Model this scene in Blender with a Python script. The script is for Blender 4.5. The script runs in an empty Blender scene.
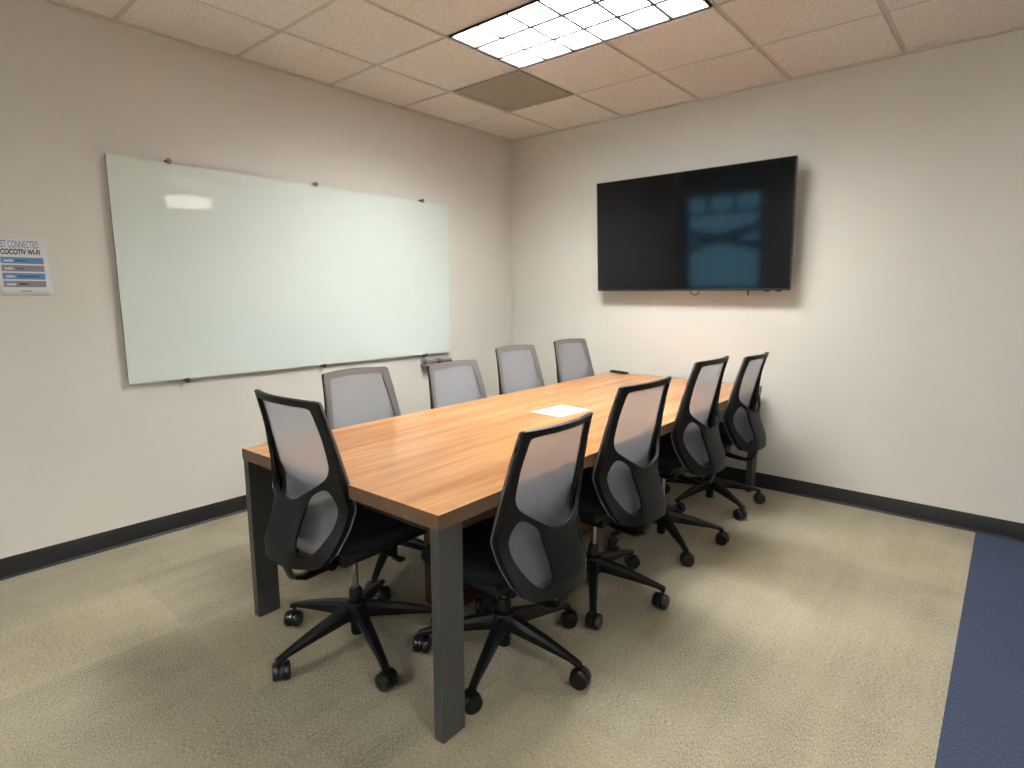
import bpy, bmesh, math, random
from math import pi, sin, cos, radians
from mathutils import Vector, Matrix, geometry
random.seed(7)
scn = bpy.context.scene
COL = scn.collection
H = 2.723

# ------------------------------------------------------------------ materials
def sr(r, g, b):
    f = lambda c: ((c/255)/12.92 if c/255 <= .04045 else ((c/255+.055)/1.055)**2.4)
    return (f(r), f(g), f(b), 1)

def mat(name, base=(.5, .5, .5, 1), rough=.6, metal=0, spec=.5, coat=0, emis=None, estr=0):
    m = bpy.data.materials.new(name); m.use_nodes = True
    b = m.node_tree.nodes['Principled BSDF']
    b.inputs['Base Color'].default_value = base
    b.inputs['Roughness'].default_value = rough
    b.inputs['Metallic'].default_value = metal
    b.inputs['Specular IOR Level'].default_value = spec
    b.inputs['Coat Weight'].default_value = coat
    if emis:
        b.inputs['Emission Color'].default_value = emis
        b.inputs['Emission Strength'].default_value = estr
    return m

class N:
    """small helper around a node tree"""
    def __init__(s, m): s.m = m; s.t = m.node_tree; s.b = s.t.nodes['Principled BSDF']
    def n(s, typ, **kw):
        nd = s.t.nodes.new(typ)
        for k, v in kw.items():
            if k.startswith('i_'): nd.inputs[int(k[2:])].default_value = v
            else: setattr(nd, k, v)
        return nd
    def l(s, a, b): s.t.links.new(a, b)
    def coords(s, scale=(1, 1, 1), loc=(0, 0, 0), which='Object'):
        tc = s.n('ShaderNodeTexCoord'); mp = s.n('ShaderNodeMapping')
        mp.inputs['Scale'].default_value = scale; mp.inputs['Location'].default_value = loc
        s.l(tc.outputs[which], mp.inputs['Vector']); return mp.outputs[0]
    def math(s, op, a, b=None, c=None):
        nd = s.n('ShaderNodeMath', operation=op)
        for i, v in enumerate((a, b, c)):
            if v is None: continue
            if isinstance(v, (int, float)): nd.inputs[i].default_value = v
            else: s.l(v, nd.inputs[i])
        return nd.outputs[0]
    def noise(s, vec, scale, detail=2, rough=.5):
        nd = s.n('ShaderNodeTexNoise'); nd.inputs['Scale'].default_value = scale
        nd.inputs['Detail'].default_value = detail; nd.inputs['Roughness'].default_value = rough
        s.l(vec, nd.inputs['Vector']); return nd.outputs[0]
    def ramp(s, fac, stops):
        nd = s.n('ShaderNodeValToRGB'); el = nd.color_ramp.elements
        while len(el) < len(stops): el.new(.5)
        for e, (p, c) in zip(el, stops): e.position = p; e.color = c
        s.l(fac, nd.inputs[0]); return nd.outputs[0]
    def bump(s, h, strength=.2, dist=.002):
        nd = s.n('ShaderNodeBump'); nd.inputs['Strength'].default_value = strength
        nd.inputs['Distance'].default_value = dist
        s.l(h, nd.inputs['Height']); s.l(nd.outputs[0], s.b.inputs['Normal'])

# painted drywall
M_wall = mat('wall_paint', sr(206, 198, 186), .75, spec=.3)
w = N(M_wall); v = w.coords()
w.bump(w.noise(v, 160, 3), .12, .002)
w.l(w.ramp(w.noise(v, 1.2, 2), [(.3, sr(205, 200, 190)), (.7, sr(210, 205, 195))]), w.b.inputs['Base Color'])

# ceiling tile: fissured mineral fibre
M_tile = mat('ceiling_tile', sr(205, 195, 184), .9, spec=.1)
w = N(M_tile); v = w.coords()
n1 = w.noise(v, 95, 4, .7)
w.bump(n1, .55, .004)
w.l(w.ramp(n1, [(.30, sr(204, 194, 184)), (.5, sr(232, 225, 218)), (.75, sr(240, 233, 227))]), w.b.inputs['Base Color'])
M_tbar = mat('ceiling_grid_bar', sr(205, 194, 182), .5)
M_deck = mat('plenum_deck', sr(60, 60, 60), .9)

# carpet tiles
def carpet(name, dark, mid, light, tint, bstr, flat=False):
    m = mat(name, mid, .97, spec=.08)
    w = N(m)
    tc = w.n('ShaderNodeTexCoord'); sp = w.n('ShaderNodeSeparateXYZ'); w.l(tc.outputs['Object'], sp.inputs[0])
    T = .6096
    cx = w.math('FLOOR', w.math('DIVIDE', w.math('SUBTRACT', sp.outputs[0], 3.539 - 6*T), T))
    cy = w.math('FLOOR', w.math('DIVIDE', w.math('ADD', sp.outputs[1], .93), T))
    cmb = w.n('ShaderNodeCombineXYZ'); w.l(cx, cmb.inputs[0]); w.l(cy, cmb.inputs[1])
    wn = w.n('ShaderNodeTexWhiteNoise', noise_dimensions='2D'); w.l(cmb.outputs[0], wn.inputs['Vector'])
    # quarter turned: texture stretched alternately
    par = w.math('MODULO', w.math('ABSOLUTE', w.math('ADD', cx, cy)), 2)
    va = w.coords((250, 90, 1)); vb = w.coords((90, 250, 1))
    na = w.noise(va, 1, 3, .6); nb = w.noise(vb, 1, 3, .6)
    mx = w.n('ShaderNodeMix'); w.l(par, mx.inputs[0]); w.l(na, mx.inputs[2]); w.l(nb, mx.inputs[3])
    loops = mx.outputs[0]
    broad = w.noise(w.coords((1.3, 2.2, 1)), 1, 4, .6)
    band = w.noise(w.coords((9, 1.2, 1)), 1, 3, .6)
    f = w.math('ADD', w.math('MULTIPLY', loops, .66), w.math('MULTIPLY', broad, .20 if not flat else .05))
    f = w.math('ADD', f, w.math('MULTIPLY', band, .12 if not flat else .02))
    f = w.math('ADD', f, w.math('MULTIPLY', wn.outputs[0], .05))
    w.l(w.ramp(f, [(.37 if not flat else .30, dark), (.52 if not flat else .46, mid), (.70 if not flat else .66, light)]), w.b.inputs['Base Color'])
    # one odd warm tile tone
    if tint:
        hs = w.n('ShaderNodeMix', data_type='RGBA', blend_type='MULTIPLY')
        base = w.b.inputs['Base Color'].links[0].from_socket
        w.l(base, hs.inputs[6]); hs.inputs[7].default_value = tint
        w.l(w.math('MULTIPLY', w.math('GREATER_THAN', wn.outputs[0], .80), .40), hs.inputs[0])
        w.l(hs.outputs[2], w.b.inputs['Base Color'])
    w.bump(loops, bstr, .004)
    return m
M_carpet = carpet('beige_loop_carpet', sr(116, 107, 90), sr(156, 146, 125), sr(184, 174, 152), (1, .95, .86, 1), .45)
M_blue = carpet('navy_carpet', sr(58, 64, 82), sr(75, 82, 103), sr(92, 99, 119), None, .3, True)

M_base = mat('black_rubber_base', sr(24, 24, 26), .5)

# wood laminate, grain along local y
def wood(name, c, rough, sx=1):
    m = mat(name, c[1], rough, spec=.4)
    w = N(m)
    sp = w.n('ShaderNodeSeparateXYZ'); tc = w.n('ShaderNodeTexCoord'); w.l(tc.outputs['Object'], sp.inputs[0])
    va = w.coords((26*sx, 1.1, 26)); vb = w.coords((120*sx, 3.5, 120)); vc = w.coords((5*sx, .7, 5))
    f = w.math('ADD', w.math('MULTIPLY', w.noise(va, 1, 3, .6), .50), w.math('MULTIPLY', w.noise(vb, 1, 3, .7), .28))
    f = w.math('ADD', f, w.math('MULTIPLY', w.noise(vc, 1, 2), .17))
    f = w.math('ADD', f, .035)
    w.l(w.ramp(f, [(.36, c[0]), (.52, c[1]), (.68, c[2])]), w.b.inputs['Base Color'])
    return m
M_wood = wood('oak_laminate', (sr(150, 97, 52), sr(182, 126, 76), sr(203, 148, 95)), .24)
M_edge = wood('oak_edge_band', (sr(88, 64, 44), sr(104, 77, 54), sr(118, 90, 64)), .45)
M_cab = wood('reddish_wood_panel', (sr(72, 44, 28), sr(84, 52, 33), sr(96, 60, 38)), .5)

M_leg = mat('graphite_powder_coat', sr(74, 75, 73), .42, metal=.35)
M_rail = mat('dark_steel_rail', sr(22, 22, 23), .5, metal=.3)
M_black = mat('black_plastic', sr(12, 12, 13), .48, spec=.3)
w = N(M_black); w.bump(w.noise(w.coords(), 600, 2), .08, .0006)
M_carrier = mat('grey_edge_piping', sr(104, 100, 98), .6)
M_caster = mat('glossy_black_caster', sr(16, 16, 17), .28)
M_chrome = mat('chrome', sr(165, 163, 160), .22, metal=1)
M_fab = mat('black_seat_fabric', sr(20, 22, 26), .92, spec=.15)
w = N(M_fab); w.bump(w.noise(w.coords(), 420, 2), .35, .0015)

# woven see-through mesh
M_mesh = bpy.data.materials.new('grey_woven_mesh'); M_mesh.use_nodes = True
t = M_mesh.node_tree; b = t.nodes['Principled BSDF']; out = t.nodes['Material Output']
b.inputs['Base Color'].default_value = sr(146, 148, 156); b.inputs['Roughness'].default_value = .85
b.inputs['Specular IOR Level'].default_value = .2
tl = t.nodes.new('ShaderNodeBsdfTranslucent'); tl.inputs[0].default_value = sr(155, 154, 159)
m1 = t.nodes.new('ShaderNodeMixShader'); m1.inputs[0].default_value = .35
t.links.new(b.outputs[0], m1.inputs[1]); t.links.new(tl.outputs[0], m1.inputs[2])
tr = t.nodes.new('ShaderNodeBsdfTransparent')
m2 = t.nodes.new('ShaderNodeMixShader')
tc = t.nodes.new('ShaderNodeTexCoord'); mp = t.nodes.new('ShaderNodeMapping'); mp.inputs['Scale'].default_value = (420, 420, 420)
t.links.new(tc.outputs['Object'], mp.inputs[0])
ns = t.nodes.new('ShaderNodeTexNoise'); ns.inputs['Scale'].default_value = 1
t.links.new(mp.outputs[0], ns.inputs['Vector'])
mr = t.nodes.new('ShaderNodeMapRange'); mr.inputs[1].default_value = .3; mr.inputs[2].default_value = .7
mr.inputs[3].default_value = .44; mr.inputs[4].default_value = .68
t.links.new(ns.outputs[0], mr.inputs[0]); m2.inputs[0].default_value = .76
t.links.new(tr.outputs[0], m2.inputs[1]); t.links.new(m1.outputs[0], m2.inputs[2])
t.links.new(m2.outputs[0], out.inputs[0])

M_screen = mat('tv_glass', (.003, .003, .004, 1), .075, spec=.36)
M_tvb = mat('tv_back_plastic', sr(22, 22, 23), .5)
M_bezel = mat('tv_bezel', sr(58, 58, 60), .35, metal=.6)
M_board = mat('frosted_white_glass', sr(206, 215, 207), .02, spec=.5)
M_bedge = mat('glass_edge_green', sr(44, 54, 48), .3)
M_clip = mat('brushed_steel', sr(120, 112, 104), .3, metal=.9)
M_tray = mat('tray_aluminium', sr(150, 146, 143), .45, metal=.4)
M_trayd = mat('felt_dark', sr(84, 80, 78), .9)
M_sheet = mat('office_paper', sr(160, 163, 164), .8, spec=.2)
M_paper = mat('white_paper', sr(216, 215, 214), .8, spec=.2)
M_ink = mat('faint_print', sr(140, 146, 150), .8)
M_inkd = mat('black_print', sr(30, 32, 38), .8)
M_pblue = mat('poster_blue', sr(96, 138, 186), .7)
M_pgrey = mat('poster_grey', sr(140, 134, 142), .7)
M_pnavy = mat('poster_navy', sr(22, 52, 104), .7)
M_plight = mat('poster_pale_letters', sr(206, 210, 222), .7)
M_ptitle = mat('poster_title_blue', sr(112, 136, 166), .7)
M_frame = mat('fixture_white_enamel', sr(225, 222, 216), .4)
M_louver = mat('fixture_louver', sr(225, 227, 230), .22, metal=1)
M_hous = mat('fixture_reflector_white', sr(232, 232, 230), .5)
M_lip = mat('louver_lip_grey', sr(120, 122, 128), .6)
M_gap = mat('fixture_dark_gap', sr(30, 26, 24), .7)
M_tube = mat('fluorescent_tube', (1, 1, 1, 1), .5, emis=(.975, 1.0, 1.0, 1), estr=1)
M_lamp = mat('lamp_diffuser', (1, 1, 1, 1), .5, emis=(1.0, .94, .85, 1), estr=1)
M_vent = mat('vent_perforated_metal', sr(138, 130, 112), .55, metal=.1)
w = N(M_vent)
vo = w.n('ShaderNodeTexVoronoi'); vo.inputs['Scale'].default_value = 170; w.l(w.coords(), vo.inputs['Vector'])
w.l(w.ramp(vo.outputs['Distance'], [(.25, sr(112, 106, 92)), (.5, sr(176, 168, 150))]), w.b.inputs['Base Color'])
M_wframe = mat('window_frame_dark', sr(40, 42, 45), .4, metal=.5)
M_glass = bpy.data.materials.new('window_glass'); M_glass.use_nodes = True
g = M_glass.node_tree.nodes['Principled BSDF']; g.inputs['Transmission Weight'].default_value = 1
g.inputs['Roughness'].default_value = 0; g.inputs['IOR'].default_value = 1.02; g.inputs['Base Color'].default_value = (.9, .96, 1, 1)

TUBE_STR = 8.3
M_tube.node_tree.nodes['Principled BSDF'].inputs['Emission Strength'].default_value = TUBE_STR
M_lamp.node_tree.nodes['Principled BSDF'].inputs['Emission Strength'].default_value = .9

# ------------------------------------------------------------------ mesh helpers
def box(bm, x0, x1, y0, y1, z0, z1, bev=0, M=None, mi=0):
    vs = [bm.verts.new((x, y, z)) for x in (x0, x1) for y in (y0, y1) for z in (z0, z1)]
    fs = [bm.faces.new([vs[i] for i in f]) for f in ((0, 1, 3, 2), (4, 6, 7, 5), (0, 4, 5, 1), (2, 3, 7, 6), (0, 2, 6, 4), (1, 5, 7, 3))]
    for f in fs: f.material_index = mi
    if bev:
        es = list({e for f in fs for e in f.edges})
        r = bmesh.ops.bevel(bm, geom=es, offset=bev, segments=2, affect='EDGES', profile=.5)
        vs = list({v for f in r['faces'] for v in f.verts} | {v for v in vs if v.is_valid})
        for f in r['faces']: f.material_index = mi
    if M is not None: bmesh.ops.transform(bm, matrix=M, verts=vs)
    return vs

def tube(bm, pts, r, seg=10, cap=True, flat=1.0):
    """sweep a (possibly flattened) circle along pts; r a number or a list"""
    pts = [Vector(p) for p in pts]; rings = []
    rr = r if isinstance(r, (list, tuple)) else [r]*len(pts)
    prev = None
    for i, p in enumerate(pts):
        a = pts[max(i-1, 0)]; c = pts[min(i+1, len(pts)-1)]
        d = (c-a).normalized()
        if prev is None:
            up = Vector((0, 0, 1)) if abs(d.z) < .9 else Vector((1, 0, 0))
            s = d.cross(up).normalized()
        else:
            s = (prev - d*prev.dot(d)).normalized()
        prev = s; u = s.cross(d).normalized()
        rings.append([bm.verts.new(p + (s*cos(2*pi*k/seg) + u*sin(2*pi*k/seg)*flat)*rr[i]) for k in range(seg)])
    for a, c in zip(rings, rings[1:]):
        for k in range(seg): bm.faces.new((a[k], a[(k+1) % seg], c[(k+1) % seg], c[k]))
    if cap:
        bm.faces.new(rings[0][::-1]); bm.faces.new(rings[-1])

def lathe(bm, prof, seg=24, M=None):
    """profile [(r,z)...] revolved about z"""
    rings = []; new = []
    for r, z in prof:
        if r < 1e-6: v = bm.verts.new((0, 0, z)); rings.append([v]); new.append(v)
        else:
            rg = [bm.verts.new((r*cos(2*pi*k/seg), r*sin(2*pi*k/seg), z)) for k in range(seg)]
            rings.append(rg); new += rg
    for a, c in zip(rings, rings[1:]):
        for k in range(seg):
            k2 = (k+1) % seg
            if len(a) == 1 and len(c) == 1: continue
            if len(a) == 1: bm.faces.new((a[0], c[k], c[k2]))
            elif len(c) == 1: bm.faces.new((a[k], c[0], a[k2]))
            else: bm.faces.new((a[k], c[k], c[k2], a[k2]))
    if M is not None: bmesh.ops.transform(bm, matrix=M, verts=new)

def obj(name, bm, m, parent=None, smooth=True, angle=35):
    bmesh.ops.recalc_face_normals(bm, faces=bm.faces)
    me = bpy.data.meshes.new(name); bm.to_mesh(me); bm.free()
    for mm in (m if isinstance(m, (list, tuple)) else [m]): me.materials.append(mm)
    if smooth:
        me.shade_smooth(); me.set_sharp_from_angle(angle=radians(angle))
    o = bpy.data.objects.new(name, me); COL.objects.link(o)
    if parent: o.parent = parent
    return o

def thing(name, label, cat, loc=(0, 0, 0), rz=0, group=None):
    o = bpy.data.objects.new(name, None); COL.objects.link(o)
    o.empty_display_size = .1
    o.location = loc; o.rotation_euler = (0, 0, rz)
    return tag(o, label, cat, group)
def tag(o, label, cat, group=None):
    o['label'] = label; o['category'] = cat
    if group: o['group'] = group
    return o
def struct(name, bm, m, parent=None, smooth=False):
    o = obj(name, bm, m, parent, smooth)
    o['kind'] = 'structure'
    return o
def copy_tree(o, parent=None):
    c = o.copy(); COL.objects.link(c); c.parent = parent
    for ch in list(o.children): copy_tree(ch, c)
    return c

# ------------------------------------------------------------------ the room
XL, XR, YB, XA = 0.0, 7.4, -7.2, -3.0      # left wall, right wall, rear wall, alcove wall
TOP = 3.05
BX = 3.539                                  # where beige carpet meets navy carpet
bm = bmesh.new()
box(bm, XA, BX, YB, 0, -.06, 0)
struct('floor', bm, M_carpet)
bm = bmesh.new()
box(bm, BX, XR, YB, 0, -.06, -.0005)
struct('floor_navy', bm, M_blue)

bm = bmesh.new(); box(bm, XA-.12, XR+.12, 0, .12, -.06, TOP)
struct('wall_back', bm, M_wall)
bm = bmesh.new(); box(bm, -.12, 0, -3.80, 0, 0, TOP)
struct('wall_left', bm, M_wall)
bm = bmesh.new(); box(bm, XR, XR+.12, YB, 0, -.06, TOP)
struct('wall_right', bm, M_wall)
bm = bmesh.new(); box(bm, XA-.12, XA, YB, 0, -.06, TOP)
struct('wall_alcove', bm, M_wall)
# rear wall with the opening of the window
WX0, WX1, WZ0, WZ1 = -1.45, .0, .55, 2.35
bm = bmesh.new()
box(bm, XA-.12, WX0, YB-.12, YB, -.06, TOP); box(bm, WX1, XR+.12, YB-.12, YB, -.06, TOP)
box(bm, WX0, WX1, YB-.12, YB, -.06, WZ0); box(bm, WX0, WX1, YB-.12, YB, WZ1, TOP)
struct('wall_front', bm, M_wall)
bm = bmesh.new()
f = .05
box(bm, WX0, WX1, YB-.09, YB-.02, WZ0, WZ0+f); box(bm, WX0, WX1, YB-.09, YB-.02, WZ1-f, WZ1)
box(bm, WX0, WX0+f, YB-.09, YB-.02, WZ0, WZ1); box(bm, WX1-f, WX1, YB-.09, YB-.02, WZ0, WZ1)
box(bm, WX0, WX1, YB-.09, YB-.02, 1.97, 2.03)
for x in (-1.0, -.5): box(bm, x-.03, x+.03, YB-.09, YB-.02, 2.03, WZ1)
win = struct('window_1', bm, M_wframe)
bm = bmesh.new(); box(bm, WX0+f, WX1-f, YB-.06, YB-.05, WZ0+f, WZ1-f)
obj('window_pane', bm, M_glass, win, False)
# unseen dark curves added outside the window to shape the television's reflection
for i, pts in enumerate(([(-2.6, YB-1.2, 1.05), (-1.9, YB-1.2, 1.36), (-1.2, YB-1.2, 1.52), (.6, YB-1.2, 1.95)],
                         [(-2.6, YB-1.35, 1.76), (-1.9, YB-1.35, 1.60), (-1.2, YB-1.35, 1.50), (.8, YB-1.35, .98)])):
    bm = bmesh.new()
    P = [Vector(p) for p in pts]; fine = []
    for k in range(31):
        t_ = k/30
        a, b2, c, d = P
        fine.append(a*(1-t_)**3 + b2*3*t_*(1-t_)**2 + c*3*t_*t_*(1-t_) + d*t_**3)
    tube(bm, fine, .08, 16)
    tag(obj('reflection_prop', bm, M_wframe), ('added dark curved reflection rail rising to the right outside the rear window',
        'added dark curved reflection rail falling to the right outside the rear window')[i], 'prop')

# baseboards (rubber cove base with a small toe)
def baseprof(bm, along, a0, a1, sgn=1):
    prof = [(0, 0), (.012, 0), (.011, .004), (.005, .012), (.004, .100), (.002, .104), (0, .104)]
    ra, rb = [], []
    for d, z in prof:
        if along == 'y': ra.append(bm.verts.new((sgn*d, a0, z))); rb.append(bm.verts.new((sgn*d, a1, z)))
        else: ra.append(bm.verts.new((a0, -d, z))); rb.append(bm.verts.new((a1, -d, z)))
    n = len(prof)
    for k in range(n): bm.faces.new((ra[k], ra[(k+1) % n], rb[(k+1) % n], rb[k]))
    bm.faces.new(ra[::-1]); bm.faces.new(rb)
bm = bmesh.new(); baseprof(bm, 'y', -3.80, -.012); struct('baseboard_left', bm, M_base, smooth=True)
bm = bmesh.new(); baseprof(bm, 'x', 0, XR); struct('baseboard_back', bm, M_base, smooth=True)

# ceiling: grid bars, tegular tiles, plenum deck
T = .6096
K0, B0 = .519, -.640                          # first grid lines from the left and back walls
xs = [K0 + i*T for i in range(-6, 13)]; xs = [x for x in xs if XA < x < XR]
ys = [B0 - j*T for j in range(0, 12)]; ys = [y for y in ys if y > YB]
cols = list(zip([XA]+xs, xs+[XR])); rows = list(zip(ys+[YB], [0]+ys))
def fixture_cell(cx, cy):
    for fx0, fx1, fy0, fy1 in FIX:
        if fx0 < cx < fx1 and fy0 < cy < fy1: return True
    return False
LX0 = K0 + T; LY1 = B0 - T                    # troffer cell: two tiles long in x, one in y
FIX = [(LX0, LX0+2*T, LY1-T, LY1), (LX0, LX0+2*T, LY1-9*T, LY1-8*T), (LX0+7*T, LX0+9*T, LY1-5*T, LY1-4*T), (LX0+6*T, LX0+8*T, LY1-9*T, LY1-8*T),
       (K0, K0+T, LY1, B0)]
bm = bmesh.new()
def tile(x0, x1, y0, y1):
    e = .0135; z0, z1 = H, H+.018
    a = [(x0+e, y0+e), (x1-e, y0+e), (x1-e, y1-e), (x0+e, y1-e)]
    s = .004
    q = [(x0+e+s, y0+e+s), (x1-e-s, y0+e+s), (x1-e-s, y1-e-s), (x0+e+s, y1-e-s)]
    lo = [bm.verts.new((x, y, z0)) for x, y in q]; md = [bm.verts.new((x, y, z0+s*.8)) for x, y in a]; up = [bm.verts.new((x, y, z1)) for x, y in a]
    bm.faces.new(lo); bm.faces.new(up)
    for r0, r1 in ((lo, md), (md, up)):
        for k in range(4): bm.faces.new((r0[k], r0[(k+1) % 4], r1[(k+1) % 4], r1[k]))
for (x0, x1) in cols:
    for (y0, y1) in rows:
        cx, cy = (x0+x1)/2, (y0+y1)/2
        if fixture_cell(cx, cy) or x1-x0 < .05 or y1-y0 < .05: continue
        tile(x0, x1, y0, y1)
box(bm, XA-.12, XR+.12, YB-.12, .12, TOP, TOP+.05)
ceil = struct('ceiling', bm, M_tile)
bm = bmesh.new()
zb = H + .007
for x in xs: box(bm, x-.012, x+.012, YB, 0, zb, zb+.03)
for y in ys:
    for x0, x1 in cols: box(bm, x0+.012, x1-.012, y-.012, y+.012, zb, zb+.03)
g_ = obj('ceiling_grid', bm, M_tbar, ceil, False)
# cut the bars that would cross the long fixtures: rebuild without them
bm = bmesh.new()
for x in xs:
    for (y0, y1) in rows:
        cy = (y0+y1)/2
        if any(fx0+.01 < x < fx1-.01 and fy0 < cy < fy1 for fx0, fx1, fy0, fy1 in FIX): continue
        box(bm, x-.012, x+.012, y0-.012, min(y1+.012, 0), zb, zb+.03)
for y in ys:
    for x0, x1 in cols: box(bm, x0+.012, x1-.012, y-.012, y+.012, zb, zb+.03)
old = g_.data; me = bpy.data.meshes.new('ceiling_grid'); bm.to_mesh(me); bm.free(); me.materials.append(M_tbar); g_.data = me
bpy.data.meshes.remove(old)
# L shaped wall moulding
bm = bmesh.new()
box(bm, 0, XR, -.022, 0, H-.009, H+.016); struct('trim_1', bm, M_tbar)
bm = bmesh.new()
box(bm, 0, .022, -3.80, -.022, H-.009, H+.016); struct('trim_2', bm, M_tbar)

# ------------------------------------------------------------------ troffers
def make_troffer(loc, label):
    t = thing('ceiling_light', label, 'ceiling light', loc)
    L, W = 2*T - .03, T - .03
    bm = bmesh.new()                        # housing, open below
    hz = .125; th = .004
    box(bm, -L/2, L/2, -W/2, W/2, hz, hz+th)
    for s in (-1, 1):
        box(bm, s*L/2 - th/2, s*L/2 + th/2, -W/2, W/2, 0, hz)
        box(bm, -L/2, L/2, s*W/2 - th/2, s*W/2 + th/2, 0, hz)
    obj('housing', bm, M_hous, t, False)
    bm = bmesh.new()                        # dark strip with the shadow gap of the door frame put into its colour
    for s in (-1, 1):
        box(bm, s*(L/2+.001)-.006, s*(L/2+.001)+.006, -W/2-.006, W/2+.006, -.002, .008)
        box(bm, -L/2, L/2, s*(W/2+.001)-.006, s*(W/2+.001)+.006, -.002, .008)
    obj('shadow_gap', bm, M_gap, t, False)
    bm = bmesh.new()                        # parabolic louver 3 x 6, blades wider at top
    def blade(x0, y0, x1, y1, lip=.010):
        d = Vector((x1-x0, y1-y0, 0)).normalized(); n = Vector((-d.y, d.x, 0))
        prof = [(lip, .000), (lip, .004), (.0055, .006), (.011, .054)]
        for s in (-1, 1):
            pv = [[bm.verts.new(Vector((x, y, z)) + n*s*o) for (x, y) in ((x0, y0), (x1, y1))] for o, z in prof]
            for a, c in zip(pv, pv[1:]): bm.faces.new((a[0], a[1], c[1], c[0]))
        a = [bm.verts.new(Vector((x, y, .000)) + n*s*lip) for (x, y, s) in ((x0, y0, -1), (x1, y1, -1), (x1, y1, 1), (x0, y0, 1))]
        bm.faces.new(a).material_index = 1
    for k in range(1, 3): blade(-L/2, -W/2 + k*W/3, L/2, -W/2 + k*W/3, .013)
    for k in range(1, 6): blade(-L/2 + k*L/6, -W/2, -L/2 + k*L/6, W/2)
    obj('louver', bm, [M_louver, M_lip], t, False)
    bm = bmesh.new(); box(bm, -L/2+.01, L/2-.01, -W/2+.01, W/2-.01, .095, .110)
    obj('lamp_panel', bm, M_tube, t, False)
    return t
labs = ['bright recessed fluorescent ceiling light with a white grid louver', 'unseen recessed fill light added behind the viewer, in line with the table',
        'unseen recessed fill light added over the navy carpet, beside the viewer', 'unseen recessed fill light added over the navy carpet, behind the viewer']
tro = make_troffer(((FIX[0][0]+FIX[0][1])/2, (FIX[0][2]+FIX[0][3])/2, H), labs[0])
for i in (1, 2, 3):  # unseen copies of the visible fixture, added as fill light
    c = copy_tree(tro); c.location = ((FIX[i][0]+FIX[i][1])/2, (FIX[i][2]+FIX[i][3])/2, H); c['label'] = labs[i]

# return air vent, one tile
vt = thing('ceiling_vent', 'dull olive grey square return air vent in the ceiling beside the light', 'vent', (K0+T/2, B0-T/2, H))
bm = bmesh.new(); h = T/2-.014
box(bm, -h+.012, h-.012, -h+.012, h-.012, .003, .02); obj('perforated_panel', bm, M_vent, vt, False)
bm = bmesh.new()
for s in (-1, 1):
    box(bm, s*(h-.006)-.006, s*(h-.006)+.006, -h, h, 0, .02); box(bm, -h+.012, h-.012, s*(h-.006)-.006, s*(h-.006)+.006, 0, .02)
obj('vent_frame', bm, M_vent, vt, False)

# round drum lamp over the navy carpet (mirrored in the glass board)
dl = thing('drum_light', 'round white drum ceiling lamp over the navy carpet', 'ceiling light', (4.5, -1.08, 2.45))
bm = bmesh.new(); lathe(bm, [(0, 0), (.235, 0), (.248, .008), (.252, .02), (.252, .092), (.245, .097), (0, .097)], 40); obj('lamp_shade', bm, M_lamp, dl)
bm = bmesh.new(); lathe(bm, [(0, .098), (.10, .098), (.10, .112), (.012, .12), (.012, .255), (.06, .26), (.06, .273), (0, .273)], 24); obj('stem', bm, M_frame, dl)

# ------------------------------------------------------------------ glass board
BY0, BY1, BZ0, BZ1 = -3.184, -.835, .884, 2.064
gb = thing('glass_whiteboard', 'large pale green frosted glass writing board on the left wall', 'whiteboard', (0, (BY0+BY1)/2, BZ0))
hw = (BY1-BY0)/2; hh = BZ1-BZ0
bm = bmesh.new(); box(bm, .019, .030, -hw, hw, 0, hh)
o = obj('glass_panel', bm, [M_board, M_bedge], gb, False)
for p_ in o.data.polygons:
    if abs(p_.normal.x) < .5: p_.material_index = 1
for y in (-2.894, -2.016, -1.106):
    for z, s in ((hh, 1), (0, -1)):
        bm = bmesh.new()
        tube(bm, [(0, 0, 0), (.034, 0, 0)], .011, 14)
        lathe(bm, [(0, .034), (.014, .034), (.015, .037), (.013, .042), (0, .043)], 16, Matrix.Rotation(pi/2, 4, 'Y'))
        c = obj('clip', bm, M_clip, gb); c.location = (0, y-(BY0+BY1)/2, z + s*.008)

# marker tray / eraser box under the board
mt = thing('marker_tray', 'small grey marker tray on the wall under the right end of the glass board', 'tray', (0, -.985, .79))
bm = bmesh.new()
box(bm, .0, .006, -.15, .15, 0, .05, .001); box(bm, .0, .075, -.15, .15, 0, .006, .001); box(bm, .07, .076, -.15, .15, .0, .018, .001)
for s in (-1, 1): box(bm, 0, .075, s*.15-.002, s*.15+.002, 0, .018)
obj('tray_shelf', bm, M_tray, mt)
er = thing('eraser', 'grey felt eraser lying in the tray under the glass board, left of the other', 'eraser', (.038, -1.06, .796), pi/2)
bm = bmesh.new(); box(bm, -.065, .065, -.024, .024, 0, .022, .003); obj('felt', bm, M_trayd, er)
bm = bmesh.new(); box(bm, -.063, .063, -.022, .022, .022, .042, .006); obj('handle', bm, M_tray, er)
c = copy_tree(er); c.location = (.038, -.905, .796); c['label'] = 'grey felt eraser in the tray under the glass board, nearer the room corner'

# ------------------------------------------------------------------ poster
def text_mesh(s, size, m, parent, name, loc, sx=1.0, bold=0.0, align='LEFT'):
    cu = bpy.data.curves.new('t', 'FONT'); cu.body = s; cu.size = size; cu.align_x = align; cu.offset = bold
    o = bpy.data.objects.new('t', cu); COL.objects.link(o)
    bpy.context.view_layer.update()
    me = bpy.data.meshes.new_from_object(o.evaluated_get(bpy.context.evaluated_depsgraph_get()))
    bpy.data.objects.remove(o); bpy.data.curves.remove(cu)
    me.materials.clear(); me.materials.append(m)
    for v in me.vertices: v.co.x *= sx
    r = bpy.data.objects.new(name, me); COL.objects.link(r); r.parent = parent; r.location = loc
    return r
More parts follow.
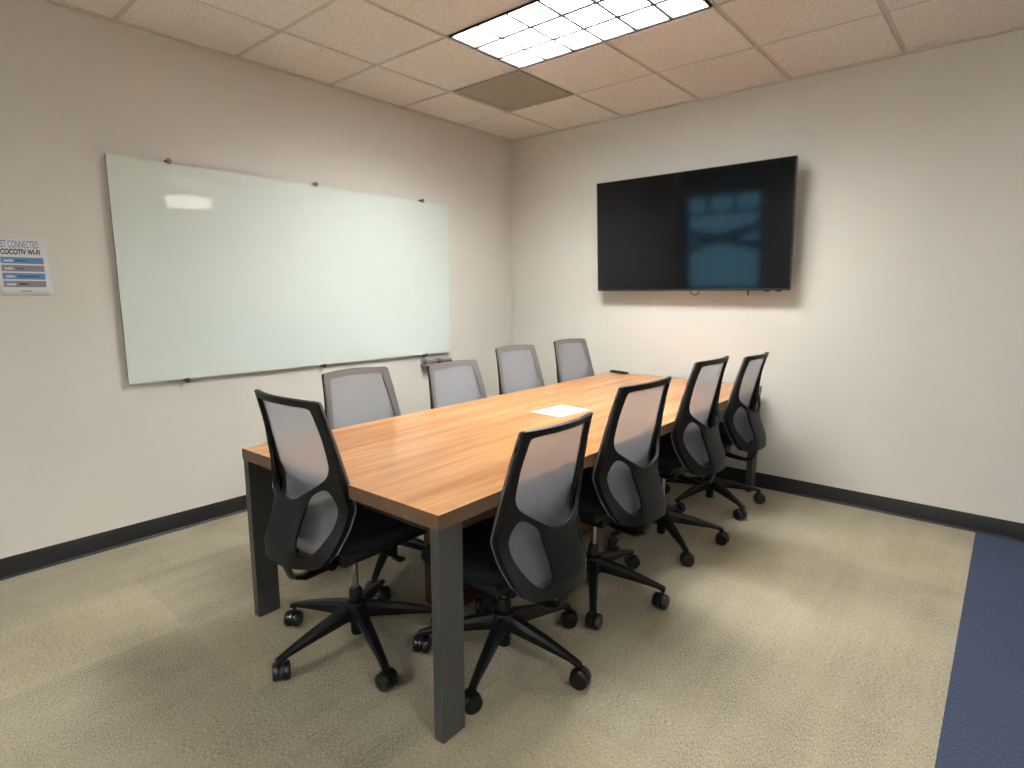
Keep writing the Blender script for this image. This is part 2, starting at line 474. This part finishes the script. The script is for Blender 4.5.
# local frame: x right along the wall (world +y), y up, z out of the wall (world +x)
po = thing('wifi_poster', 'white paper sign with blue and grey bars about the wi-fi on the left wall', 'poster')
po.matrix_world = Matrix(((0, 0, 1, .0), (1, 0, 0, -3.563), (0, 1, 0, 1.493), (0, 0, 0, 1)))
bm = bmesh.new()
nx = 8; hwp, hhp = .108, .138
grid = []
for i in range(nx+1):
    for j in range(nx+1):
        u, v_ = -hwp*.815 + 1.815*hwp*i/nx, -hhp + 2*hhp*j/nx
        lift = .004 * max(0, (i/nx - .7)/.3)**2 * max(0, (.35 - j/nx)/.35)**2 * .3
        grid.append(bm.verts.new((u, v_, .0015 + lift)))
for i in range(nx):
    for j in range(nx):
        a = i*(nx+1)+j; bm.faces.new((grid[a], grid[a+nx+1], grid[a+nx+2], grid[a+1]))
o = obj('paper_sheet', bm, M_paper, po); so = o.modifiers.new('s', 'SOLIDIFY'); so.thickness = .0006; so.offset = -1
def fit_text(body, m, x0, x1, y0, y1, z, name, bold):
    o = text_mesh(body, 1, m, po, name, (0, 0, z), 1, bold)
    vx = [v.co.x for v in o.data.vertices]; vy = [v.co.y for v in o.data.vertices]
    a, b_, c, d = min(vx), max(vx), min(vy), max(vy)
    for v in o.data.vertices:
        v.co.x = x0 + (v.co.x-a)/(b_-a)*(x1-x0); v.co.y = y0 + (v.co.y-c)/(d-c)*(y1-y0)
    return o
fit_text('GET CONNECTED', M_ptitle, -.082, .070, .084, .118, .0025, 'title_text', .012)
fit_text('COCOTIV WI-FI', M_inkd, -.072, .073, .053, .079, .0025, 'network_text', .035)
bars = [(.012, M_pblue, 'ID', 'GuestNetwork', M_pnavy, .045), (-.0245, M_pgrey, 'PASS', 'Welcome', M_inkd, .028),
        (-.061, M_pblue, 'GO', 'Open Terms & Accept', M_pnavy, .080), (-.0975, M_pgrey, 'SPEED', 'Up to full speed', M_inkd, .040)]
rnd = random.Random(5)
def strokes(x0, x1, y, hgt, m, name):
    bm = bmesh.new(); x = x0
    while x < x1:
        w_ = rnd.uniform(.0026, .0040)
        if rnd.random() > .12: box(bm, x, min(x+w_, x1), y, y + hgt*rnd.choice((.7, .7, 1)), .0027, .0030)
        x += w_ + .0006
    return obj(name, bm, m, po, False)
for (y, mm, a, c2, m3, wd) in bars:
    bm = bmesh.new(); box(bm, -.075, .083, y, y+.029, .0018, .0026, .0008); obj('colour_bar', bm, mm, po, False)
    strokes(-.022, -.022+wd, y+.011, .007, m3, 'small_print')
    strokes(-.064, -.030, y+.008, .012, M_plight, 'bar_heading')
strokes(-.012, .028, -.118, .004, M_inkd, 'footer_print')

# ------------------------------------------------------------------ television
TVX0, TVX1 = 1.014, 2.465
tilt = radians(3.5)
tv = thing('television', 'large black flat screen television tilted down on the back wall', 'television', ((TVX0+TVX1)/2, -.12, 1.386))
W2 = (TVX1-TVX0)/2; TH = .826
RX = Matrix.Rotation(tilt, 4, 'X')           # top leans towards the room (-y)
def tvpart(name, bm, m, smooth=True):
    bmesh.ops.transform(bm, matrix=RX, verts=bm.verts); return obj(name, bm, m, tv, smooth)
bm = bmesh.new(); box(bm, -W2, W2, 0, .028, 0, TH, .003); tvpart('housing', bm, M_tvb)
bm = bmesh.new(); box(bm, -.45, .45, .028, .062, .10, .58, .012); tvpart('rear_cover', bm, M_tvb)
bm = bmesh.new(); box(bm, -W2+.006, W2-.006, -.0025, -.0002, .014, TH-.005); tvpart('screen', bm, M_screen, False)
bm = bmesh.new()
box(bm, -W2, W2, -.004, .012, -.001, .012, .001)
box(bm, -W2, -W2+.005, -.004, .004, .012, TH); box(bm, W2-.005, W2, -.004, .004, .012, TH); box(bm, -W2, W2, -.004, .004, TH-.004, TH)
tvpart('bezel', bm, M_bezel)
bm = bmesh.new()
box(bm, .455, .463, .004, .014, -.034, 0, .001); tvpart('sensor_tab', bm, M_tvb)
bm = bmesh.new(); 
tube(bm, [Vector((.078 + .032*cos(a), .02, -.002 - .030*sin(a))) for a in [pi*k/14 for k in range(15)]], .0035, 8); tvpart('cable_loop', bm, M_tvb)
for x in (.58, .655):
    bm = bmesh.new(); box(bm, x-.018, x+.018, .002, .020, -.008, 0, .002); tvpart('foot_socket', bm, M_tvb)
bm = bmesh.new()
box(bm, -.32, .32, .108, .120, .28, .48, .002)
for x in (-.2, .2):
    box(bm, x-.02, x+.02, .035, .050, .18, .60, .002)
    tube(bm, [(x, .045, .30), (x, .11, .34)], .012, 8); tube(bm, [(x, .02, .50), (x, .11, .42)], .012, 8)
obj('wall_bracket', bm, M_rail, tv)

# ------------------------------------------------------------------ table
TZ = .739; TW, TL_ = 1.160, 3.045; TT = .048
tb = thing('conference_table', 'long wood laminate conference table with flat graphite legs', 'table', (1.234, -3.145, 0), radians(1.4))
bm = bmesh.new(); box(bm, 0, TW, 0, TL_, TZ-TT, TZ, .0015)
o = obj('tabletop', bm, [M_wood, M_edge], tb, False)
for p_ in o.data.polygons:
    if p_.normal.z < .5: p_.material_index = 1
def leg(x0, x1, y0, y1):
    bm = bmesh.new(); box(bm, x0, x1, y0, y1, 0.004, TZ-TT, .0015)
    box(bm, x0+.004, x1-.004, y0+.008, y1-.008, 0, .004)
    return obj('leg', bm, M_leg, tb, False)
for x0, x1 in ((.002, .040), (TW-.040, TW-.002)):
    for y0, y1 in ((.003, .100), (TL_-.100, TL_-.003)): leg(x0, x1, y0, y1)
bm = bmesh.new()
for y in (.06, TL_-.10): box(bm, .040, TW-.040, y, y+.04, TZ-TT-.05, TZ-TT, .002)
for x in (.14, TW-.18): box(bm, x, x+.04, .10, TL_-.10, TZ-TT-.045, TZ-TT, .002)
obj('apron_rail', bm, M_rail, tb)
for y0, y1 in ((.53, .93), (1.50, 1.92)):
    bm = bmesh.new(); box(bm, .50, .655, y0, y1, .012, TZ-TT, .002); box(bm, .505, .65, y0+.01, y1-.01, 0, .012)
    obj('wood_pedestal', bm, M_cab, tb)

# things on the table
pp = thing('paper_sheet', 'white printed sheet of paper lying in the middle of the tabletop', 'paper', (1.776, -1.669, TZ+.0003), radians(-3))
bm = bmesh.new(); box(bm, -.103, .103, -.137, .137, 0, .0008); obj('sheet', bm, M_sheet, pp, False)
bm = bmesh.new()
random.seed(3)
for k in range(17):
    y = .105 - k*.0125
    if k in (3, 9): continue
    box(bm, -.082, -.082 + random.uniform(.10, .164), y, y+.0045, .0008, .0010)
obj('printed_lines', bm, M_ink, pp, False)
rc = thing('remote_control', 'small black remote at the far end of the tabletop', 'remote control', (1.245, -.150, TZ+.0003), radians(-14))
bm = bmesh.new(); box(bm, -.085, .085, -.019, .019, 0, .018, .005); obj('body', bm, M_tvb, rc)
bm = bmesh.new()
for k in range(7):
    for s in (-1, 0, 1): box(bm, -.065+k*.018, -.055+k*.018, s*.010-.003, s*.010+.003, .018, .0195)
obj('buttons', bm, M_bezel, rc, False)

# ------------------------------------------------------------------ task chair
def interp(tab, z):
    tab = sorted(tab)
    if z <= tab[0][0]: return tab[0][1]
    for (a, fa), (b_, fb) in zip(tab, tab[1:]):
        if z <= b_:
            t_ = (z-a)/(b_-a); return fa + (fb-fa)*t_
    return tab[-1][1]
def smoothtab(tab):
    """resample with a light blur so that curves have no kinks"""
    zs = [.38 + .004*i for i in range(170)]
    vs = [interp(tab, z) for z in zs]
    for _ in range(9): vs = [vs[0]] + [(a+2*b_+c)/4 for a, b_, c in zip(vs, vs[1:], vs[2:])] + [vs[-1]]
    return list(zip(zs, vs))
WT = smoothtab([(.38, .150), (.425, .178), (.46, .199), (.53, .220), (.622, .234), (.75, .224), (1.05, .194)])
DT = smoothtab([(.38, -.250), (.438, -.222), (.50, -.190), (.56, -.160), (.622, -.143), (.70, -.161), (.80, -.186), (.90, -.211), (1.05, -.253)])
def wid(z): return interp(WT, z)
def dep(z): return interp(DT, z)
def cav(z): return interp([(.4, .030), (.6, .036), (1.0, .042)], z)
def surf(u, z): 
    q = min(abs(u)/wid(z), 1.0)
    return dep(z) - cav(z)*(1-q*q)
def bulge(u, z):
    q = min(abs(u)/(wid(z)), 1.0)
    B = interp([(.38, .030), (.43, .046), (.48, .066), (.54, .072), (.62, .068), (.68, .058), (.74, .042), (.80, .022), (.87, .004), (.90, 0), (1.1, 0)], z)
    s = max(0.0, min(1.0, (1-q)/.62))
    E = interp([(.38, .010), (.46, .012), (.56, .015), (.70, .014), (.78, .008), (.86, 0), (1.1, 0)], z)
    return E + (B-E if B > E else 0)*(s*s*(3-2*s)*.6 + s*.4)
ZT = .998
def topz(u): return ZT + .004*(1-(u/.19)**2)
def catmull(pts, n=6, closed=True):
    out = []; m = len(pts)
    for i in range(m):
        p0, p1, p2, p3 = (Vector(pts[(i+k-1) % m]) for k in range(4))
        for j in range(n):
            t_ = j/n
            out.append(tuple(.5*((2*p1) + (p2-p0)*t_ + (2*p0-5*p1+4*p2-p3)*t_*t_ + (3*p1-p0-3*p2+p3)*t_**3)))
    return out
def outline(inset=0, zb=.422):
    pts = []
    r = .006
    # start bottom centre, go right and up
    for k in range(0, 9): pts.append(((wid(zb+.03)-.045-inset)*k/8, zb+inset))
    c0 = (wid(zb+.03)-.045-inset, zb+.04+inset)
    for k in range(1, 7):
        a = -pi/2 + (pi/2)*k/7; pts.append((c0[0] + .04*cos(a), c0[1] + .04*sin(a)))
    z = c0[1]+.006
    while z < ZT - inset - r:
        pts.append((wid(z)-inset, z)); z += .014
    wt = wid(1.0)-inset
    for k in range(0, 5):
        a = (pi/2)*k/4; pts.append((wt - r + r*cos(a), ZT-inset-r + r*sin(a)))
    for k in range(7, 0, -1):
        u = (wt-r)*k/8; pts.append((u, topz(u)-inset))
    right = pts
    left = [(-u, z) for u, z in right[::-1] if abs(u) > 1e-6]
    mid = [(0, topz(0)-inset)]
    return right + mid + left
def inside(pt, poly):
    x, y = pt; c = False; n = len(poly)
    for i in range(n):
        x1, y1 = poly[i]; x2, y2 = poly[i-1]
        if (y1 > y) != (y2 > y) and x < (x2-x1)*(y-y1)/(y2-y1)+x1: c = not c
    return c
def sheet(outer, holes, fn, thick, step=.013):
    """triangulated sheet with holes, mapped to 3-D by fn(u,z)->y and given a thickness"""
    verts = []; edges = []
    for loop in [outer]+holes:
        s = len(verts); verts += [Vector(p) for p in loop]; n = len(loop)
        edges += [(s+i, s+(i+1) % n) for i in range(n)]
    nb = len(verts)
    z = .40
    while z < 1.03:
        u = -.24
        while u < .24:
            p = (u, z)
            if inside(p, outer) and not any(inside(p, h_) for h_ in holes):
                if min((verts[i]-Vector(p)).length_squared for i in range(nb)) > (step*.45)**2: verts.append(Vector(p))
            u += step
        z += step
    vo_, eo, fo, *_ = geometry.delaunay_2d_cdt(verts, edges, [], 0, 1e-6)
    bm = bmesh.new()
    keep = []
    for f_ in fo:
        c = sum((vo_[i] for i in f_), Vector((0, 0)))/len(f_)
        if inside(c, outer) and not any(inside(c, h_) for h_ in holes): keep.append(f_)
    V = {}
    for f_ in keep:
        for i in f_:
            if i not in V: u, z = vo_[i]; V[i] = bm.verts.new((u, fn(u, z), z))
    for f_ in keep: bm.faces.new([V[i] for i in f_])
    bmesh.ops.recalc_face_normals(bm, faces=bm.faces)
    s = sum(f_.normal.y for f_ in bm.faces)
    if s > 0: bmesh.ops.reverse_faces(bm, faces=bm.faces)
    if thick:
        bm.normal_update()
        nrm = {v: v.normal.copy() for v in bm.verts}
        fs = list(bm.faces); bd = [e for e in bm.edges if e.is_boundary]
        twin = {v: bm.verts.new(v.co - nrm[v]*thick) for v in list(nrm)}
        for f_ in fs: bm.faces.new([twin[v] for v in reversed(f_.verts)])
        for e in bd:
            a, b_ = e.verts; bm.faces.new((a, b_, twin[b_], twin[a]))
    return bm
up_half = [(.158, .974), (.171, .958), (.175, .93), (.184, .86), (.192, .80), (.192, .765), (.177, .732), (.138, .699), (.092, .668), (.045, .645)]
upper = catmull([(0, .979), (.08, .978)] + up_half + [(0, .637)] + [(-u, z) for u, z in up_half[::-1]] + [(-.08, .978)], 4)
lowr = [(.176, .692), (.196, .655), (.200, .600), (.187, .545), (.162, .495), (.138, .468), (.112, .466), (.096, .492), (.090, .550), (.096, .605), (.112, .648), (.145, .682)]
low_r = catmull(lowr, 4); low_l = [(-u, z) for u, z in low_r[::-1]]

def make_chair(label):
    ch = thing('task_chair', label, 'chair')
    up = []
    # back frame shell
    bm = sheet(outline(.001), [upper, low_r, low_l], lambda u, z: surf(u, z) - bulge(u, z) - .014, .012)
    ol = outline(.001)
    a_ = [bm.verts.new((u, surf(u, z)-.001, z)) for u, z in ol]; b__ = [bm.verts.new((u, surf(u, z)-bulge(u, z)-.013, z)) for u, z in ol]
    for k in range(len(ol)): bm.faces.new((a_[k-1], a_[k], b__[k], b__[k-1]))
    a2 = [bm.verts.new((u*.985, surf(u, z)-.001, z)) for u, z in ol]; b2_ = [bm.verts.new((u*.985, surf(u, z)-bulge(u, z)-.013, z)) for u, z in ol]
    for k in range(len(ol)): bm.faces.new((a2[k], a2[k-1], b2_[k-1], b2_[k])); bm.faces.new((a_[k], a_[k-1], a2[k-1], a2[k]))
    up.append(obj('back_frame', bm, M_black, ch, angle=50))
    # thin perimeter carrier the mesh is stretched on
    bm = bmesh.new()
    ol = outline(.004)
    tube(bm, [(u, surf(u, z)+.001, z) for u, z in ol + ol[:1]], .0045, 8, cap=False)
    up.append(obj('mesh_carrier', bm, M_carrier, ch, angle=60))
    # mesh
    bm = sheet(outline(.003, .45), [], lambda u, z: surf(u, z) + .004, 0, .016)
    up.append(obj('backrest_mesh', bm, M_mesh, ch, angle=80))
    # flat grey border the mesh is sewn to
    hole = catmull([(0, .972), (.09, .970), (.150, .966), (.163, .948), (.178, .86), (.192, .76), (.204, .66), (.206, .60), (.190, .54), (.166, .48), (.12, .455), (0, .452), (-.12, .455), (-.166, .48), (-.190, .54), (-.206, .60), (-.204, .66), (-.192, .76), (-.178, .86), (-.163, .948), (-.150, .966), (-.09, .970)], 4)
    bm = sheet(outline(.002), [hole], lambda u, z: surf(u, z) + .0065, .002)
    up.append(obj('mesh_border', bm, M_carrier, ch, angle=60))
    # support arm from the spine under the seat
    bm = bmesh.new()
    pts = [(0, -.235, .45), (0, -.262, .425), (0, -.276, .39), (0, -.262, .352), (0, -.22, .332), (0, -.13, .338), (0, -.04, .362)]
    tube(bm, pts, [.030, .030, .030, .030, .030, .034, .042], 14, flat=.3)
    up.append(obj('back_support_arm', bm, M_black, ch, angle=60))
    # seat cushion: superellipse with rounded sides and a waterfall front
    bm = bmesh.new()
    rings = []
    prof = [(.70, .448), (.93, .446), (.985, .455), (1.0, .470), (.985, .487), (.94, .498), (.80, .503), (.55, .500), (.25, .497)]
    n = 48
    for s, z in prof:
        rg = []
        for k in range(n):
            a = 2*pi*k/n; ca, sa = cos(a), sin(a)
            ex = .55
            x = .245*s*math.copysign(abs(ca)**ex, ca); y = .235*s*math.copysign(abs(sa)**ex, sa)
            x *= 1 - .06*max(0, -y/.235)
            zz = z
            if y > .12: zz -= .035*((y-.12)/.115)**2
            if z > .49: zz -= 0.004*(1-abs(x)/.245)
            rg.append(bm.verts.new((x, y+.04, zz)))
        rings.append(rg)
    for a, c in zip(rings, rings[1:]):
        for k in range(n): bm.faces.new((a[k], a[(k+1) % n], c[(k+1) % n], c[k]))
    bm.faces.new(rings[0][::-1]); bm.faces.new(rings[-1])
    up.append(obj('seat', bm, M_fab, ch, angle=60))
    bm = bmesh.new(); box(bm, -.20, .20, -.14, .21, .410, .449, .012); up.append(obj('seat_pan', bm, M_black, ch))
    bm = bmesh.new()
    box(bm, -.075, .075, -.10, .13, .335, .415, .014)
    box(bm, -.15, .15, -.05, -.015, .385, .412, .004); box(bm, -.15, .15, .07, .105, .385, .412, .004)
    up.append(obj('tilt_mechanism', bm, M_black, ch))
    for s in (-1, 1):
        bm = bmesh.new()
        tube(bm, [(s*.07, .02, .385), (s*.16, .025, .384), (s*.215, .03, .380)], .005, 8)
        box(bm, min(s*.205, s*.255), max(s*.205, s*.255), .018, .046, .375, .385, .003)
        up.append(obj('lever', bm, M_black, ch))
    # gas lift
    bm = bmesh.new(); lathe(bm, [(0, .17), (.0255, .17), (.0255, .222), (.020, .230), (0, .230)], 20); obj('column_cover', bm, M_black, ch)
    bm = bmesh.new(); lathe(bm, [(0, .20), (.0125, .20), (.0125, .40), (0, .40)], 16); obj('gas_lift', bm, M_chrome, ch)
    bm = bmesh.new(); lathe(bm, [(0, .040), (.022, .040), (.024, .046), (.024, .098), (.040, .100), (.048, .112), (.048, .158), (.040, .176), (.027, .182), (0, .182)], 24)
    obj('base_hub', bm, M_black, ch)
    # five legs, each with its caster
    for k in range(5):
        bm = bmesh.new()
        secs = []
        for t_ in [i/8 for i in range(9)]:
            x = .035 + t_*(.318-.035+.012)
            zt = .170 - .052*t_ - .026*t_*t_; zl = .112 - .022*t_ - .008*t_*t_
            zl = min(zl, zt-.018)
            w1 = .026 - .012*t_; w2 = .020 - .008*t_
            zc = (zt - zl)*.3
            secs.append([bm.verts.new(v_) for v_ in ((x, -w2, zl), (x, w2, zl), (x, w1, zt-zc), (x, w1*.6, zt), (x, -w1*.6, zt), (x, -w1, zt-zc))])
        for a, c in zip(secs, secs[1:]):
            for j in range(6): bm.faces.new((a[j], a[(j+1) % 6], c[(j+1) % 6], c[j]))
        bm.faces.new(secs[0][::-1]); bm.faces.new(secs[-1])
        lg = obj('leg', bm, M_black, ch, angle=40); lg.rotation_euler = (0, 0, k*2*pi/5)
        bm = bmesh.new()
        tube(bm, [(0, 0, .090), (0, 0, .055)], .0065, 8)
        R_ = .0335
        for s in (-1, 1):
            M = Matrix.Translation((.012, 0, R_)) @ Matrix.Rotation(s*pi/2, 4, 'X')
            lathe(bm, [(0, .008), (R_-.004, .008), (R_, .011), (R_, .024), (R_-.004, .029), (R_*.55, .031), (.008, .029), (0, .029)], 24, M)
        # hood over the wheels
        hood = []
        for a in [radians(d) for d in range(-20, 201, 20)]:
            hood.append([(.012 + (R_+.003)*cos(a), y, R_ + (R_+.003)*sin(a)) for y in (-.006, .006)])
        hv = [[bm.verts.new(q) for q in h_] for h_ in hood]; hc = [bm.verts.new((.012, y, R_)) for y in (-.006, .006)]
        for a, c in zip(hv, hv[1:]):
            bm.faces.new((a[0], a[1], c[1], c[0])); bm.faces.new((a[0], c[0], hc[0])); bm.faces.new((a[1], hc[1], c[1]))
        ca_ = obj('caster', bm, M_caster, lg, angle=40)
        ca_.location = (.318, 0, 0); ca_.rotation_euler = (0, 0, random.uniform(0, 6.28))
    return ch

UPPER = ('back_frame', 'mesh_border', 'mesh_carrier', 'backrest_mesh', 'back_support_arm', 'seat', 'seat_pan', 'tilt_mechanism', 'lever')
GR = None
chairs = [  # x, y, yaw, dz, base angle in the room, label
    (1.733, -2.965, 1.0, .027, 270, 'mesh task chair at the near short end of the table, back to the viewer'),
    (2.226, -2.645, 91.0, -.052, 5, 'mesh task chair just behind the nearest table leg, first on its right side'),
    (2.224, -2.022, 88.5, .012, 15, 'mesh task chair on the right side of the table, second from the near leg'),
    (2.200, -1.284, 90.2, .040, 30, 'mesh task chair on the right side of the table, second from the back wall'),
    (2.176, -.542, 91.1, .003, 40, 'mesh task chair on the right side of the table, nearest the back wall'),
    (1.288, -2.444, -87.6, -.022, 20, 'grey mesh chair back across the table, closest to the viewer, below the glass board middle'),
    (1.279, -1.763, -90.2, -.047, 50, 'grey mesh chair back across the table, directly in front of the marker tray'),
    (1.282, -1.177, -88.7, .011, 10, 'grey mesh chair back across the table, just right of the glass board'),
    (1.280, -.538, -89.6, .017, 33, 'grey mesh chair back across the table, nearest the back wall and the black remote'),
]
proto = make_chair('')
for i, (x, y, yaw, dz, ba, lab) in enumerate(chairs):
    c = proto if i == 0 else copy_tree(proto)
    c.location = (x, y, 0); c.rotation_euler = (0, 0, radians(yaw)); c['label'] = lab; c['group'] = 'task chairs around the table'
    k = 0
    for p_ in c.children:
        nm = p_.name.split('.')[0]
        if nm in UPPER: p_.location.z = dz
        if nm == 'leg':
            p_.rotation_euler.z = radians(ba + 72*k - yaw); k += 1
            for q in p_.children: q.rotation_euler.z = random.uniform(0, 6.28)

# ------------------------------------------------------------------ world, camera, colour
wd = bpy.data.worlds.new('sky'); scn.world = wd; wd.use_nodes = True
bg = wd.node_tree.nodes['Background']
bg.inputs[0].default_value = (.26, .60, .80, 1); bg.inputs[1].default_value = .46

cam = bpy.data.cameras.new('camera'); co = bpy.data.objects.new('camera', cam); COL.objects.link(co)
cam.sensor_width = 36; cam.lens = 581.23*36/1024; cam.clip_start = .05
yaw, pitch = .709463, -.154495
fw = Vector((-sin(yaw)*cos(pitch), cos(yaw)*cos(pitch), sin(pitch)))
rt = Vector((cos(yaw), sin(yaw), 0)); upv = rt.cross(fw)
M = Matrix((rt, upv, -fw)).transposed().to_4x4(); M.translation = (3.58303, -4.17901, 1.36564)
co.matrix_world = M
scn.camera = co
vs = scn.view_settings
vs.view_transform = 'Standard'; vs.look = 'None'; vs.gamma = 1; vs.use_curve_mapping = False
vs.exposure = 3.08
